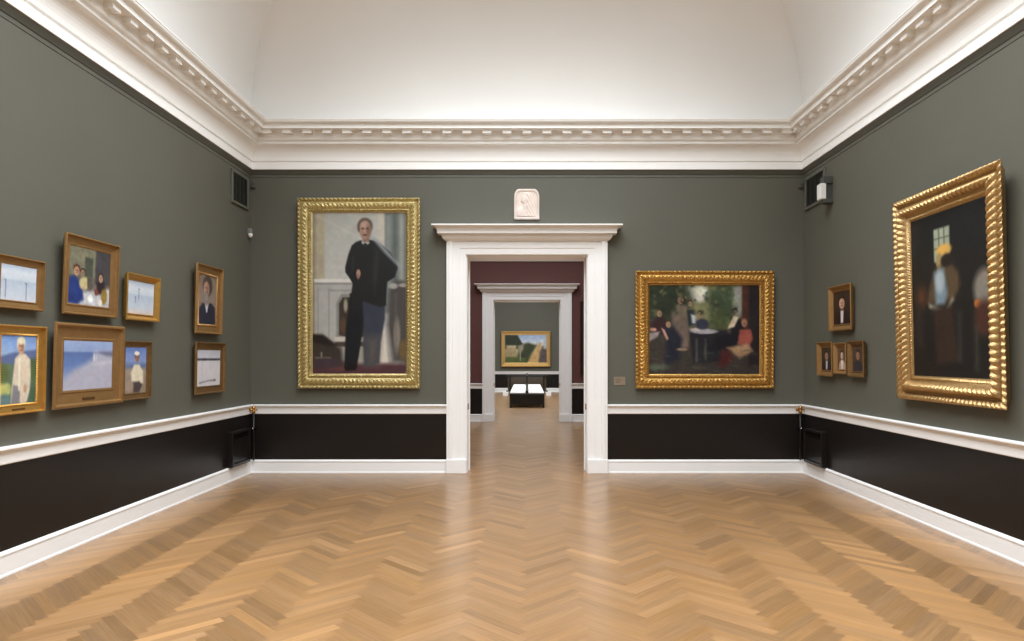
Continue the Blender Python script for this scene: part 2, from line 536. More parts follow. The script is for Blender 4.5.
# ------------------------------------------------------------------ painted canvases
class Cv:
    def __init__(s, w, h, cell=0.011):
        s.nx, s.ny = max(12, int(w / cell)), max(12, int(h / cell))
        s.asp = h / w
        s.U, s.V = np.meshgrid(np.linspace(0, 1, s.nx + 1), np.linspace(0, 1, s.ny + 1))
        s.I = np.zeros((s.ny + 1, s.nx + 1, 3))
    def mix(s, a, c):
        a = np.clip(a, 0, 1)[..., None]
        s.I = s.I * (1 - a) + np.array(c, float) * a
        return s
    def grad(s, stops):
        vs = [k[0] for k in stops]
        for ch in range(3):
            s.I[..., ch] = np.interp(s.V, vs, [k[1][ch] for k in stops])
        return s
    def ell(s, cx, cy, rx, ry, c, soft=0.25, rot=0, a=1.0):
        x = s.U - cx; y = (s.V - cy)
        cr, sr = math.cos(rot), math.sin(rot)
        X = (x * cr + y * s.asp * sr); Y = (-x * sr + y * s.asp * cr)
        r = np.sqrt((X / rx) ** 2 + (Y / (ry * s.asp)) ** 2)
        return s.mix(a * (0.5 + (1 - r) / soft), c)
    def poly(s, pts, c, soft=0.012, a=1.0):
        P = np.array(pts, float)
        X, Y = s.U, s.V * s.asp
        P = P * np.array([1, s.asp])
        ins = np.zeros(X.shape, bool); dist = np.full(X.shape, 9.0)
        for i in range(len(P)):
            (x1, y1), (x2, y2) = P[i], P[(i + 1) % len(P)]
            cond = (y1 > Y) != (y2 > Y)
            xi = (x2 - x1) * (Y - y1) / ((y2 - y1) if y2 != y1 else 1e-9) + x1
            ins ^= cond & (X < xi)
            dx, dy = x2 - x1, y2 - y1
            t = np.clip(((X - x1) * dx + (Y - y1) * dy) / (dx * dx + dy * dy + 1e-12), 0, 1)
            dist = np.minimum(dist, np.hypot(X - x1 - t * dx, Y - y1 - t * dy))
        sd = np.where(ins, dist, -dist)
        return s.mix(a * (0.5 + sd / soft), c)
    def rect(s, x0, y0, x1, y1, c, soft=0.012, a=1.0):
        return s.poly([(x0, y0), (x1, y0), (x1, y1), (x0, y1)], c, soft, a)
    def mottle(s, amp, k=6, seed=0):
        r = np.random.RandomState(seed)
        for kk in (k, k * 2, k * 4):
            g = r.randn(int(kk * s.asp) + 3, kk + 3, 3) * np.array([1, .9, .8])
            g = g * .22 + g.mean(axis=2, keepdims=True) * .9
            yi = s.V * (g.shape[0] - 1.001); xi = s.U * (g.shape[1] - 1.001)
            y0 = yi.astype(int); x0 = xi.astype(int); fy = (yi - y0)[..., None]; fx = (xi - x0)[..., None]
            fx = fx * fx * (3 - 2 * fx); fy = fy * fy * (3 - 2 * fy)
            z = g[y0, x0] * (1 - fx) * (1 - fy) + g[y0, x0 + 1] * fx * (1 - fy) + g[y0 + 1, x0] * (1 - fx) * fy + g[y0 + 1, x0 + 1] * fx * fy
            s.I = s.I * (1 + amp * z * .5) + amp * z * 3
        s.I = np.clip(s.I, 4, 250)
        return s

M_CANVAS = bpy.data.materials.new('oil_paint')
M_CANVAS.use_nodes = True
_n = M_CANVAS.node_tree
_a = _n.nodes.new('ShaderNodeAttribute'); _a.attribute_name = 'paint'
_b = _n.nodes['Principled BSDF']
_n.links.new(_a.outputs['Color'], _b.inputs['Base Color'])
_b.inputs['Roughness'].default_value = 0.35
_b.inputs['Specular IOR Level'].default_value = 0.35
_t = _n.nodes.new('ShaderNodeTexCoord'); _z = _n.nodes.new('ShaderNodeTexNoise'); _z.inputs['Scale'].default_value = 70
_n.links.new(_t.outputs['Object'], _z.inputs['Vector'])
_p = _n.nodes.new('ShaderNodeBump'); _p.inputs['Strength'].default_value = 0.25; _p.inputs['Distance'].default_value = 0.004
_n.links.new(_z.outputs['Fac'], _p.inputs['Height']); _n.links.new(_p.outputs['Normal'], _b.inputs['Normal'])

def canvas(cv, w, h, zc, yf, parent):
    """canvas of size w x h centred on x=0 at height zc, face at y=yf (looking to -y)"""
    xs = (cv.U - .5) * w; zs = zc + (.5 - cv.V) * h
    n = (cv.ny + 1) * (cv.nx + 1)
    V = np.stack([xs, np.full_like(xs, yf), zs], -1).reshape(-1, 3)
    idx = np.arange(n).reshape(cv.ny + 1, cv.nx + 1)
    Fq = np.stack([idx[:-1, :-1], idx[1:, :-1], idx[1:, 1:], idx[:-1, 1:]], -1).reshape(-1, 4)
    verts = [tuple(v) for v in V]; faces = [tuple(int(i) for i in f) for f in Fq]
    hx, z0, z1, yb = w / 2, zc - h / 2, zc + h / 2, -0.006
    b = len(verts)
    verts += [(-hx, yf, z0), (hx, yf, z0), (hx, yf, z1), (-hx, yf, z1), (-hx, yb, z0), (hx, yb, z0), (hx, yb, z1), (-hx, yb, z1)]
    for f in ((4, 7, 6, 5), (0, 4, 5, 1), (1, 5, 6, 2), (2, 6, 7, 3), (3, 7, 4, 0)):
        faces.append(tuple(b + i for i in f))
    me = bpy.data.meshes.new('canvas')
    me.from_pydata(verts, [], faces)
    I = cv.I / 255.0
    I = np.where(I <= 0.04045, I / 12.92, ((I + .055) / 1.055) ** 2.4).reshape(-1, 3)
    C = np.ones((len(verts), 4), np.float32); C[:n, :3] = I; C[n:, :3] = 0.25
    ca = me.color_attributes.new('paint', 'FLOAT_COLOR', 'POINT')
    ca.data.foreach_set('color', C.ravel())
    me.materials.append(M_CANVAS)
    o = bpy.data.objects.new('canvas', me)
    COL.objects.link(o); o.parent = parent
    return o

# ------------------------------------------------------------------ frames
def sst(a, b, x):
    t = min(max((x - a) / (b - a), 0), 1)
    return t * t * (3 - 2 * t)
def hump(a, b, t):
    return math.sin(PI * (t - a) / (b - a)) if a < t < b else 0.0
def pr_leaf(t, s, p):      # carved acanthus band, bead rows on both edges
    h = .55
    if t < .20:
        h = .58 + .34 * hump(0, .20, t) * (.2 + .8 * abs(math.sin(PI * s / .058)))
    elif t < .27: h = .48
    elif t < .72:
        q = (t - .27) / .45
        lf = .5 + .5 * math.cos(2 * PI * (s / p + abs(q - .45) * .5)) * math.cos(PI * (q - .5) * 1.6)
        lf = .75 * lf + .25 * abs(math.sin(PI * s / (p * .37) + 3 * q))
        h = .55 + .40 * math.sin(PI * q) ** .7 * (.30 + .70 * lf)
    elif t < .77: h = .50
    elif t < .92:
        h = .50 + .30 * hump(.77, .92, t) * (.1 + .9 * abs(math.sin(PI * s / .044)))
    else: h = .46 - .12 * (t - .92) / .08
    return h
def pr_gadroon(t, s, p):   # bold slanted gadroons outside, small leaf row inside
    if t < .24:
        return .58 + .24 * hump(-.04, .24, t) * (.35 + .65 * abs(math.sin(PI * (s / (p * .8) + t * 1.0))))
    if t < .34: return .42 + .1 * (t - .24)
    if t < .74:
        q = (t - .34) / .40
        return .50 + .50 * math.sin(PI * q) ** .8 * (.62 + .38 * abs(math.sin(PI * (s / p + q * .45))))
    if t < .80: return .46
    return .34 + .16 * hump(.78, .97, t) * (.4 + .6 * abs(math.sin(PI * s / (p * .45)))) + .1 * (1 - t)
def pr_plain(t, s, p):     # raised outer fillet, broad flat, sight lip
    if t < .06: return .75 + .25 * sst(0, .06, t)
    if t < .16: return 1.0
    if t < .24: return 1.0 - .42 * sst(.16, .24, t)
    if t < .84: return .58 - .12 * sst(.24, .84, t)
    if t < .90: return .56
    return .56 - .06 * sst(.90, 1, t)
def pr_bead(t, s, p):      # same with a bead course at the sight edge
    if t < .80: return pr_plain(t, s, p)
    return .46 + .22 * hump(.80, 1.0, t) * (.1 + .9 * abs(math.sin(PI * s / p)))
def pr_scoop(t, s, p):     # deep scooped frame, bright rim
    if t < .08: return .9 + .1 * sst(0, .08, t)
    if t < .20: return 1.0
    return .42 + .58 * (1 - sst(.16, .80, t)) + (.12 if .84 < t < .93 else 0)

def frame_mesh(W, H, B, D, fn, nt_, step, p, und=0.0):
    """outer W x H, border B, depth D; base line at z=0, back at y=0"""
    mb = MB()
    ts = [k / nt_ for k in range(nt_ + 1)]
    for side in range(4):
        Ls = W if side % 2 == 0 else H
        n = max(2, int(Ls / step))
        rows = []
        for i in range(n + 1):
            a = i / n; s = (a - .5) * Ls
            row = []
            def P(t, d):
                w_ = t * B
                if side == 0: q = (-W / 2 + w_ + a * (W - 2 * w_), w_)
                elif side == 1: q = (W / 2 - w_, w_ + a * (H - 2 * w_))
                elif side == 2: q = (W / 2 - w_ - a * (W - 2 * w_), H - w_)
                else: q = (-W / 2 + w_, H - w_ - a * (H - 2 * w_))
                return (q[0], -d, q[1])
            row.append(P(und, 0.0)); row.append(P(und * .5, D * .4))
            for t in ts:
                row.append(P(t, D * fn(t, s, p)))
            row.append(P(1, 0.0))
            row.append(P(und, 0.0))
            rows.append(row)
        mb.grid(rows, smooth=False)
    return mb

def picture(label, wall, c0, c1, z0, z1, B, D, fn, gold, cv, tilt=0.0, p=.08, step=.02, nt_=12, plaque=False, group=None, name='framed_painting', out=0.0):
    """c0, c1: extent along the wall (Y on side walls, X on cross walls)"""
    W, H, c = abs(c1 - c0), z1 - z0, (c0 + c1) / 2
    if wall == 'left': loc, rz = (-XW + out, c, z0), PI / 2
    elif wall == 'right': loc, rz = (XW - out, c, z0), -PI / 2
    else: loc, rz = (c, wall - out, z0), 0
    root = empty(name, loc, (math.radians(tilt), 0, rz), label=label, cat='painting', group=group)
    frame_mesh(W, H, B, D, fn, nt_, step, p, .3 if fn in (pr_leaf, pr_gadroon) else .55).build('frame', gold, root)
    canvas(cv, W - 2 * B + .012, H - 2 * B + .012, H / 2, -D * {'pr_leaf': .30, 'pr_gadroon': .30, 'pr_plain': .48, 'pr_bead': .44, 'pr_scoop': .40}[fn.__name__], root)
    if plaque:
        pw = min(.16, W * .25)
        MB().quadbox(-pw / 2, pw / 2, -D * .62, -D * .45, B * .36, B * .54, .002).build('nameplate', M['plaque'], root)
    return root

def skin(s, x, y, rx, ry, hair=(60, 45, 38), face=(168, 132, 110)):
    s.ell(x, y - ry * .35, rx * 1.15, ry * 1.0, hair, .3)
    s.ell(x, y + ry * .1, rx * .9, ry * .92, face, .3)
    s.ell(x + rx * .3, y + ry * .1, rx * .5, ry * .7, tuple(int(c * .8) for c in face), .6, a=.6)
    s.ell(x - rx * .3, y - ry * .05, rx * .18, ry * .1, tuple(int(c * .45) for c in face), .6, a=.8)
    s.ell(x + rx * .35, y - ry * .05, rx * .18, ry * .1, tuple(int(c * .45) for c in face), .6, a=.8)
    s.ell(x, y + ry * .5, rx * .35, ry * .12, tuple(int(c * .55) for c in face), .6, a=.7)

# --- big standing portrait, back wall left
s75 = F / 9.03
def bx(px): return (px - 527) / s75
def bz(py): return (357 - py) / s75 + EYE
W_, H_ = 123 / s75, 191 / s75
cv = Cv(W_ - .38, H_ - .38, .0095)
cv.grad([(0, (168, 167, 161)), (.35, (182, 181, 176)), (.6, (180, 178, 173)), (1, (150, 145, 140))])
cv.rect(-.1, -.1, .05, 1.1, (140, 130, 112), .05); cv.rect(.05, -.1, .13, .41, (168, 158, 134), .03)
cv.rect(.77, -.1, 1.1, .62, (112, 116, 112), .04); cv.rect(.70, -.1, .765, .42, (182, 176, 164), .015)
cv.rect(.86, -.1, .90, .5, (86, 94, 92), .04); cv.rect(.93, -.1, .97, .42, (142, 146, 140), .03); cv.rect(.79, .02, .83, .5, (124, 130, 128), .03)
cv.rect(.03, .445, .60, .80, (168, 166, 162), .02); cv.rect(.02, .412, .60, .432, (206, 203, 198), .010); cv.rect(.04, .434, .60, .448, (140, 138, 134), .008)
cv.rect(.05, .46, .07, .78, (150, 148, 142), .012); cv.rect(.17, .47, .185, .78, (146, 144, 138), .010); cv.rect(.185, .475, .60, .49, (150, 148, 144), .008)
cv.poly([(.255, .56), (.31, .505), (.60, .505), (.60, .79), (.255, .79)], (132, 132, 126), .015)
cv.poly([(.285, .565), (.325, .525), (.60, .525), (.60, .79), (.285, .76)], (58, 50, 44), .015)
cv.ell(.355, .575, .02, .04, (148, 144, 126), .7); cv.ell(.33, .70, .04, .05, (84, 64, 52), .8)
cv.rect(.24, .770, .76, .800, (192, 186, 176), .010); cv.rect(.24, .80, .60, .83, (70, 58, 52), .02); cv.rect(.44, .83, .57, .935, (158, 152, 142), .02)
cv.poly([(.735, .76), (.76, .68), (.81, .93), (.72, .94)], (204, 196, 184), .02)
cv.rect(-.1, .935, 1.1, 1.1, (78, 50, 54), .05); cv.ell(.30, .95, .12, .03, (96, 60, 60), .8)
cv.poly([(.82, .46), (.90, .42), (1.1, .44), (1.1, .94), (.86, .92), (.80, .70)], (72, 68, 66), .06); cv.ell(.86, .455, .05, .018, (156, 152, 144), .6); cv.ell(.97, .45, .05, .012, (150, 146, 138), .6)
cv.ell(.90, .76, .035, .10, (132, 124, 114), .7); cv.ell(.97, .85, .05, .06, (104, 84, 56), .7); cv.rect(.88, .50, .90, .90, (96, 92, 88), .03, a=.6)
cv.poly([(-.1, .76), (.10, .755), (.22, .81), (.31, .84), (.33, .95), (-.1, .96)], (58, 50, 44), .05); cv.poly([(-.1, .75), (.12, .76), (.26, .82), (.22, .83), (-.1, .79)], (38, 32, 30), .03)
cv.rect(.03, .895, .20, .905, (124, 118, 106), .015); cv.rect(.09, .865, .105, .935, (136, 128, 114), .015); cv.ell(.14, .93, .16, .03, (66, 52, 60), .6)
cv.poly([(.40, .50), (.58, .50), (.56, .66), (.52, .80), (.475, .955), (.40, .965), (.34, .96), (.35, .80), (.36, .70), (.39, .60)], (27, 28, 31), .018)
cv.poly([(.53, .52), (.78, .54), (.775, .66), (.73, .80), (.71, .93), (.62, .955), (.55, .95), (.54, .80), (.545, .66)], (54, 58, 70), .025)
cv.poly([(.55, .76), (.74, .76), (.71, .96), (.55, .96)], (88, 82, 78), .08, a=.6)
cv.poly([(.335, .955), (.40, .93), (.48, .945), (.46, .975), (.35, .98)], (24, 20, 22), .02)
cv.poly([(.50, .175), (.58, .165), (.66, .175), (.75, .205), (.83, .245), (.895, .30), (.91, .345), (.88, .40), (.80, .43), (.79, .50), (.785, .575), (.72, .585), (.62, .565), (.545, .548), (.50, .60), (.43, .63), (.41, .52), (.43, .44), (.39, .40), (.352, .37), (.35, .34), (.385, .26), (.42, .205), (.46, .185)], (33, 34, 35), .014)
cv.poly([(.66, .21), (.72, .23), (.70, .40), (.66, .52), (.64, .40)], (44, 45, 47), .03, a=.7); cv.poly([(.43, .27), (.45, .27), (.44, .36), (.41, .38)], (46, 47, 49), .02, a=.7)
cv.poly([(.62, .155), (.70, .165), (.93, .315), (.96, .35), (.90, .33), (.76, .25)], (138, 142, 148), .025, a=.65); cv.poly([(.03, .02), (.06, .02), (.58, .17), (.56, .18)], (196, 196, 194), .03, a=.35)  # pale diagonal streaks: light reflections on the picture surface, painted into the canvas colours
cv.poly([(.53, .165), (.56, .185), (.60, .165), (.61, .19), (.565, .21), (.525, .19)], (168, 166, 160), .012); cv.ell(.565, .20, .02, .01, (40, 40, 42), .5)
cv.ell(.562, .085, .080, .050, (72, 62, 54), .35); cv.poly([(.53, .13), (.61, .13), (.60, .18), (.54, .18)], (128, 98, 84), .02)
cv.ell(.562, .108, .062, .058, (158, 126, 110), .3); cv.ell(.562, .078, .045, .022, (172, 144, 128), .7); cv.ell(.60, .115, .03, .045, (124, 96, 84), .8, a=.7)
cv.ell(.540, .100, .016, .006, (84, 64, 58), .8); cv.ell(.588, .100, .016, .006, (84, 64, 58), .8); cv.ell(.562, .120, .010, .016, (182, 146, 126), .9, a=.8); cv.ell(.562, .140, .026, .006, (98, 68, 60), .9); cv.ell(.495, .10, .012, .022, (96, 78, 68), .6)
cv.ell(.492, .378, .022, .026, (166, 132, 118), .4); cv.ell(.488, .395, .014, .018, (140, 106, 96), .6)
cv.mottle(.04, 9, 3)
picture('full-length painting of man in dark coat, pale gold carved frame, left of doorway', YB, bx(297), bx(420), bz(388.5), bz(197.5), .195, .085, pr_leaf, M['gold_lemon'], cv, tilt=.3, p=.062, step=.0085, nt_=26)

# --- group round a table, back wall right
W_, H_ = 139.2 / s75, 118 / s75
cv = Cv(W_ - .38, H_ - .38, .0095)
cv.grad([(0, (62, 66, 54)), (.5, (66, 62, 54)), (1, (54, 48, 46))])
cv.rect(.36, -.1, .84, .48, (122, 118, 86), .12); cv.ell(.46, .10, .07, .09, (232, 232, 220), .6); cv.ell(.40, .08, .10, .10, (190, 192, 172), .9, a=.6)
cv.ell(.67, .18, .14, .22, (64, 76, 56), .5); cv.ell(.16, .16, .22, .22, (42, 48, 36), .5); cv.ell(.62, .42, .08, .14, (72, 80, 54), .5)
cv.rect(.76, .02, .84, .34, (138, 140, 134), .04); cv.rect(.84, -.1, .90, .75, (72, 42, 36), .02); cv.rect(.90, -.1, 1.1, .9, (36, 31, 34), .03)
cv.poly([(.36, .52), (.70, .50), (.74, .60), (.70, .86), (.40, .88)], (34, 34, 40), .03)
cv.ell(.50, .52, .12, .028, (150, 150, 154), .4); cv.ell(.42, .50, .05, .02, (178, 172, 160), .5)
cv.poly([(.20, .30), (.25, .22), (.34, .23), (.38, .34), (.36, .50), (.36, .70), (.28, .72), (.22, .48)], (104, 92, 82), .03); skin(cv, .285, .175, 0.0258, 0.0360, (90, 80, 66), (150, 120, 98))
cv.poly([(.34, .28), (.41, .28), (.42, .44), (.36, .46)], (38, 42, 52), .02); cv.poly([(.38, .33), (.42, .34), (.42, .43), (.39, .43)], (186, 190, 194), .02); skin(cv, .37, .21, 0.0189, 0.0306)
skin(cv, .46, .325, 0.0189, 0.0306); cv.ell(.48, .44, .06, .06, (48, 52, 68), .4)
cv.poly([(.02, .42), (.10, .34), (.18, .42), (.16, .56), (.03, .54)], (52, 34, 38), .03); skin(cv, .095, .32, 0.0241, 0.0360, (84, 60, 44)); cv.poly([(0, .54), (.10, .52), (.08, .58), (0, .63)], (150, 140, 138), .02); cv.ell(.04, .50, .03, .02, (176, 130, 118), .5)
cv.poly([(.13, .50), (.22, .46), (.30, .60), (.28, .84), (.14, .90), (.16, .62)], (34, 36, 48), .04); skin(cv, .175, .44, 0.0232, 0.0360, (60, 44, 36)); cv.poly([(.11, .48), (.14, .50), (.18, .60), (.16, .62)], (176, 140, 122), .012)
cv.ell(.30, .72, .05, .016, (140, 116, 98), .5)
cv.poly([(.74, .36), (.84, .38), (.86, .56), (.76, .70), (.52, .74), (.60, .60), (.74, .54)], (26, 26, 32), .03); cv.poly([(.76, .35), (.81, .36), (.77, .47), (.71, .49)], (206, 192, 162), .015); skin(cv, .775, .31, 0.0232, 0.0360, (30, 24, 24))
cv.poly([(.82, .50), (.92, .50), (.94, .60), (.90, .70), (.80, .66)], (142, 78, 66), .02); cv.poly([(.70, .70), (.90, .66), (.94, .74), (.82, .82)], (160, 128, 98), .03); skin(cv, .86, .43, 0.0241, 0.0405, (134, 92, 74), (170, 124, 100))
cv.poly([(.66, .72), (.74, .74), (.76, .84), (.68, .92), (.62, .88)], (74, 32, 34), .05); cv.ell(.08, .92, .09, .04, (78, 88, 74), .8); cv.rect(.42, .6, .44, .86, (74, 72, 70), .02); cv.rect(.50, .6, .52, .84, (70, 68, 66), .02)
for k in range(60):
    fx, fy = NR.uniform(.0, .8), NR.uniform(0, .34)
    cv.ell(fx, fy, NR.uniform(.01, .03), NR.uniform(.01, .03), [(88, 96, 66), (34, 42, 32), (118, 116, 78), (52, 62, 48)][k % 4], 1.0, rot=NR.uniform(0, 3), a=.55)
for k in range(40):
    cv.ell(NR.uniform(.0, 1), NR.uniform(.72, 1), NR.uniform(.01, .05), .012, [(76, 66, 62), (40, 38, 42), (70, 82, 66)][k % 3], 1.0, a=.4)
cv.mottle(.13, 14, 5)
picture('wide painting of a group round a table, gold frame, right of doorway', YB, bx(635.5), bx(774.7), bz(388.5), bz(270.5), .19, .085, pr_leaf, M['gold_rich'], cv, tilt=.4, p=.058, step=.0085, nt_=26)

# --- big dark painting, right wall
cv = Cv(1.09, 1.47, .011)
cv.grad([(0, (26, 27, 29)), (.6, (28, 27, 26)), (1, (24, 22, 22))])
cv.rect(.33, .10, .54, .30, (150, 156, 136), .02)
for k in range(1, 3): cv.rect(.33 + .07 * k - .006, .10, .33 + .07 * k + .006, .28, (70, 74, 66), .01)
for k in range(1, 3): cv.rect(.33, .10 + .06 * k - .004, .54, .10 + .06 * k + .004, (80, 84, 76), .01)
cv.ell(.46, .235, .10, .035, (206, 160, 84), .5); cv.ell(.40, .30, .045, .05, (150, 130, 90), .5)
cv.poly([(.34, .34), (.52, .30), (.64, .38), (.66, .46), (.58, .54), (.34, .56), (.22, .54), (.26, .44)], (82, 66, 48), .06)
cv.poly([(.32, .36), (.46, .34), (.50, .50), (.46, .56), (.34, .56)], (110, 128, 142), .05); cv.ell(.40, .42, .06, .07, (150, 162, 170), .6)
cv.poly([(.24, .54), (.46, .60), (.56, .52), (.58, .54), (.46, .63), (.24, .57)], (130, 124, 108), .03)
cv.poly([(.30, .58), (.56, .57), (.62, .90), (.34, .92)], (48, 36, 30), .06); cv.ell(.50, .30, .08, .04, (36, 30, 26), .5)
cv.ell(.95, .50, .13, .11, (124, 118, 108), .5); cv.ell(.86, .58, .035, .025, (196, 112, 50), .6); cv.ell(.94, .66, .12, .10, (66, 40, 32), .6)
cv.ell(.14, .50, .09, .08, (80, 50, 34), .8, a=.7); cv.rect(.06, .56, .14, .80, (42, 36, 34), .1); cv.rect(.82, .70, .86, .95, (66, 66, 52), .06, a=.7); cv.rect(.62, .62, .66, .90, (60, 60, 58), .06, a=.6)
cv.mottle(.06, 8, 8)
picture('tall nearly black painting in heavy gold gadrooned frame, largest on the right wall', 'right', 5.13, 6.64, 1.145, 3.035, .225, .12, pr_gadroon, M['gold_carved'], cv, tilt=1.4, p=.068, step=.0085, nt_=22, out=.004)

# --- right wall, four small ones
def mini(face, coat, bgc, W, H, B, seed, robe=None):
    cv = Cv(W - 2 * B, H - 2 * B, .006)
    cv.grad([(0, bgc), (1, tuple(int(c * .7) for c in bgc))])
    cv.poly([(.12, 1.1), (.18, .72), (.38, .58), (.66, .58), (.88, .74), (.95, 1.1)], coat, .06)
    if robe: cv.poly([(.42, .58), (.60, .58), (.56, .95), (.42, .95)], robe, .05)
    skin(cv, .50, .36, .17, .17, (40, 30, 26), face)
    return cv.mottle(.05, 5, seed)
mini_p = [
    ('top one of the four small gilt portraits on the right wall, sitter with white scarf', 7.64, 8.22, 1.85, 2.38, .075, M['gold_warm'], mini((206, 160, 136), (36, 26, 28), (60, 44, 36), .58, .53, .085, 21, (210, 200, 200))),
    ('small gilt portrait nearest the corner in the lower row of three', 8.12, 8.55, 1.31, 1.73, .075, M['gold_warm'], mini((170, 130, 110), (34, 32, 36), (70, 56, 48), .44, .42, .075, 22, (190, 186, 186))),
    ('smallest gilt portrait, middle of the lower row of three on the right wall', 7.765, 8.095, 1.345, 1.71, .055, M['gold_warm'], mini((206, 180, 160), (176, 150, 136), (110, 84, 62), .32, .365, .055, 23, (220, 210, 200))),
    ('small dark gilt portrait in the lower row, nearest the big black painting', 7.36, 7.735, 1.32, 1.725, .065, M['gold_old'], mini((158, 116, 96), (40, 42, 54), (84, 66, 54), .37, .405, .07, 24)),
]
for lb, a, b, z0, z1, B, g, cv in mini_p:
    picture(lb, 'right', a, b, z0, z1, B, .06, pr_scoop, g, cv, tilt=1.0, nt_=12, step=.2, group='small portraits on the right wall', out=.003)

# --- left wall, eight
G8 = 'gilt framed paintings on the left wall'
def sea(W, H, seed, posts, warm):
    cv = Cv(W, H, .009)
    cv.grad([(0, (176, 194, 216)), (.22, (206, 214, 224)), (.40, (196, 206, 218)), (.43, (174, 190, 208)), (.8, (190, 200, 214)), (1, warm)])
    for x, y0, y1 in posts:
        cv.rect(x - .012, y0, x + .012, y1, (110, 116, 136), .025); cv.ell(x, y0, .03, .02, (104, 108, 126), .6)
    return cv.mottle(.03, 8, seed)
picture('small square pale seascape with two posts, top left of the left wall group', 'left', 4.68, 5.145, 1.886, 2.26, .062, .05, pr_plain, M['gold_warm'],
        sea(.31, .25, 31, [(.14, .46, .92), (.70, .48, .95)], (196, 202, 214)), tilt=2.0, step=.3, nt_=24, group=G8, out=.003)

cv = Cv(.52, .44, .008)
cv.grad([(0, (84, 82, 76)), (.55, (98, 94, 84)), (1, (150, 150, 150))])
cv.rect(0, .0, .62, .5, (122, 120, 100), .05); cv.rect(.36, .16, .56, .50, (70, 76, 66), .03); cv.rect(.62, -.1, 1.1, .6, (66, 64, 68), .05)
cv.poly([(.30, .78), (.98, .66), (1.1, 1.1), (.25, 1.1)], (186, 188, 196), .05)
cv.poly([(0, .56), (.14, .50), (.32, .66), (.36, .90), (.2, 1.0), (0, .98)], (36, 56, 118), .05); skin(cv, .18, .42, .07, .08, (84, 54, 40), (196, 150, 120))
cv.ell(.36, .62, .11, .11, (196, 182, 134), .4); skin(cv, .32, .44, .05, .06, (50, 36, 30), (180, 140, 116)); cv.ell(.50, .60, .07, .12, (86, 78, 74), .5)
cv.poly([(.66, .56), (.86, .54), (.9, .76), (.68, .78)], (44, 34, 40), .05); skin(cv, .76, .48, .05, .075, (60, 36, 28), (196, 150, 130))
cv.ell(.86, .80, .08, .14, (140, 116, 56), .5); cv.ell(.66, .74, .05, .06, (120, 60, 56), .6); cv.ell(.52, .86, .06, .07, (226, 226, 228), .5); cv.ell(.76, .92, .05, .06, (230, 226, 214), .5)
cv.mottle(.12, 9, 33)
picture('painting of people dining at a white table, upper row of the left wall', 'left', 5.34, 6.05, 1.885, 2.528, .09, .06, pr_plain, M['gold_warm'], cv, tilt=2.4, step=.3, nt_=24, group=G8, out=.003)

picture('small pale beach picture in bright gold frame, upper row, right of the dining scene', 'left', 6.18, 6.745, 1.884, 2.318, .065, .06, pr_scoop, M['gold_bright'],
        sea(.41, .30, 35, [(.42, .25, .55), (.30, .5, .66)], (214, 196, 186)), tilt=2.0, step=.3, nt_=20, plaque=True, group=G8, out=.003)

cv = Cv(.40, .50, .008)
cv.grad([(0, (112, 146, 206)), (.28, (150, 176, 214)), (.34, (104, 122, 160)), (.42, (96, 118, 92)), (1, (84, 104, 88))])
cv.poly([(0, .32), (.3, .26), (.6, .24), (1.1, .20), (1.1, .42), (0, .42)], (92, 106, 148), .05)
cv.ell(.14, .78, .18, .10, (178, 182, 112), .5); cv.ell(.1, .55, .14, .14, (92, 104, 62), .6); cv.ell(.9, .50, .16, .16, (76, 96, 60), .6); cv.ell(.12, .94, .2, .1, (92, 120, 124), .6); cv.ell(.92, .86, .1, .14, (70, 96, 74), .6)
cv.poly([(.40, .34), (.54, .26), (.70, .28), (.82, .36), (.84, .60), (.82, .80), (.74, .98), (.50, 1.05), (.30, 1.05), (.32, .80), (.36, .56)], (212, 198, 178), .04)
cv.poly([(.36, .72), (.54, .74), (.56, 1.1), (.30, 1.1)], (126, 124, 130), .04); cv.rect(.50, .34, .54, .8, (232, 222, 204), .04); cv.ell(.69, .78, .05, .06, (184, 148, 124), .5)
skin(cv, .56, .17, .10, .11, (214, 208, 190), (196, 152, 126)); cv.ell(.56, .085, .11, .05, (224, 214, 186), .4)
cv.mottle(.06, 9, 36)
picture('upright painting of man in pale suit outdoors, lower left of the left wall group', 'left', 4.66, 5.155, 1.135, 1.772, .075, .055, pr_bead, M['gold_bright'], cv, tilt=1.2, p=.022, step=.0055, nt_=22, plaque=True, group=G8, out=.003)

cv = Cv(.64, .42, .009)
cv.grad([(0, (152, 170, 210)), (.22, (142, 162, 204)), (.25, (88, 112, 164)), (.5, (98, 124, 176)), (.75, (140, 156, 190)), (1, (168, 174, 192))])
cv.poly([(.60, .24), (1.1, .20), (1.1, 1.1), (0, 1.1), (.02, .80), (.20, .60), (.45, .46), (.62, .34)], (172, 172, 190), .10)
cv.poly([(.72, .24), (1.1, .22), (1.1, .34), (.84, .30)], (98, 102, 130), .06)
cv.poly([(.55, .47), (1.0, .40), (1.0, .47), (.6, .50)], (196, 198, 212), .05, a=.7)
cv.ell(.60, .35, .02, .09, (206, 206, 214), .5); cv.ell(.64, .36, .016, .08, (196, 190, 204), .5)
cv.mottle(.035, 7, 38)
picture('widest left wall painting, blue beach and sea, in broad flat gold frame', 'left', 5.23, 6.14, 1.137, 1.816, .14, .06, pr_plain, M['gold_warm'], cv, tilt=1.6, step=.3, nt_=24, plaque=True, group=G8, out=.003)

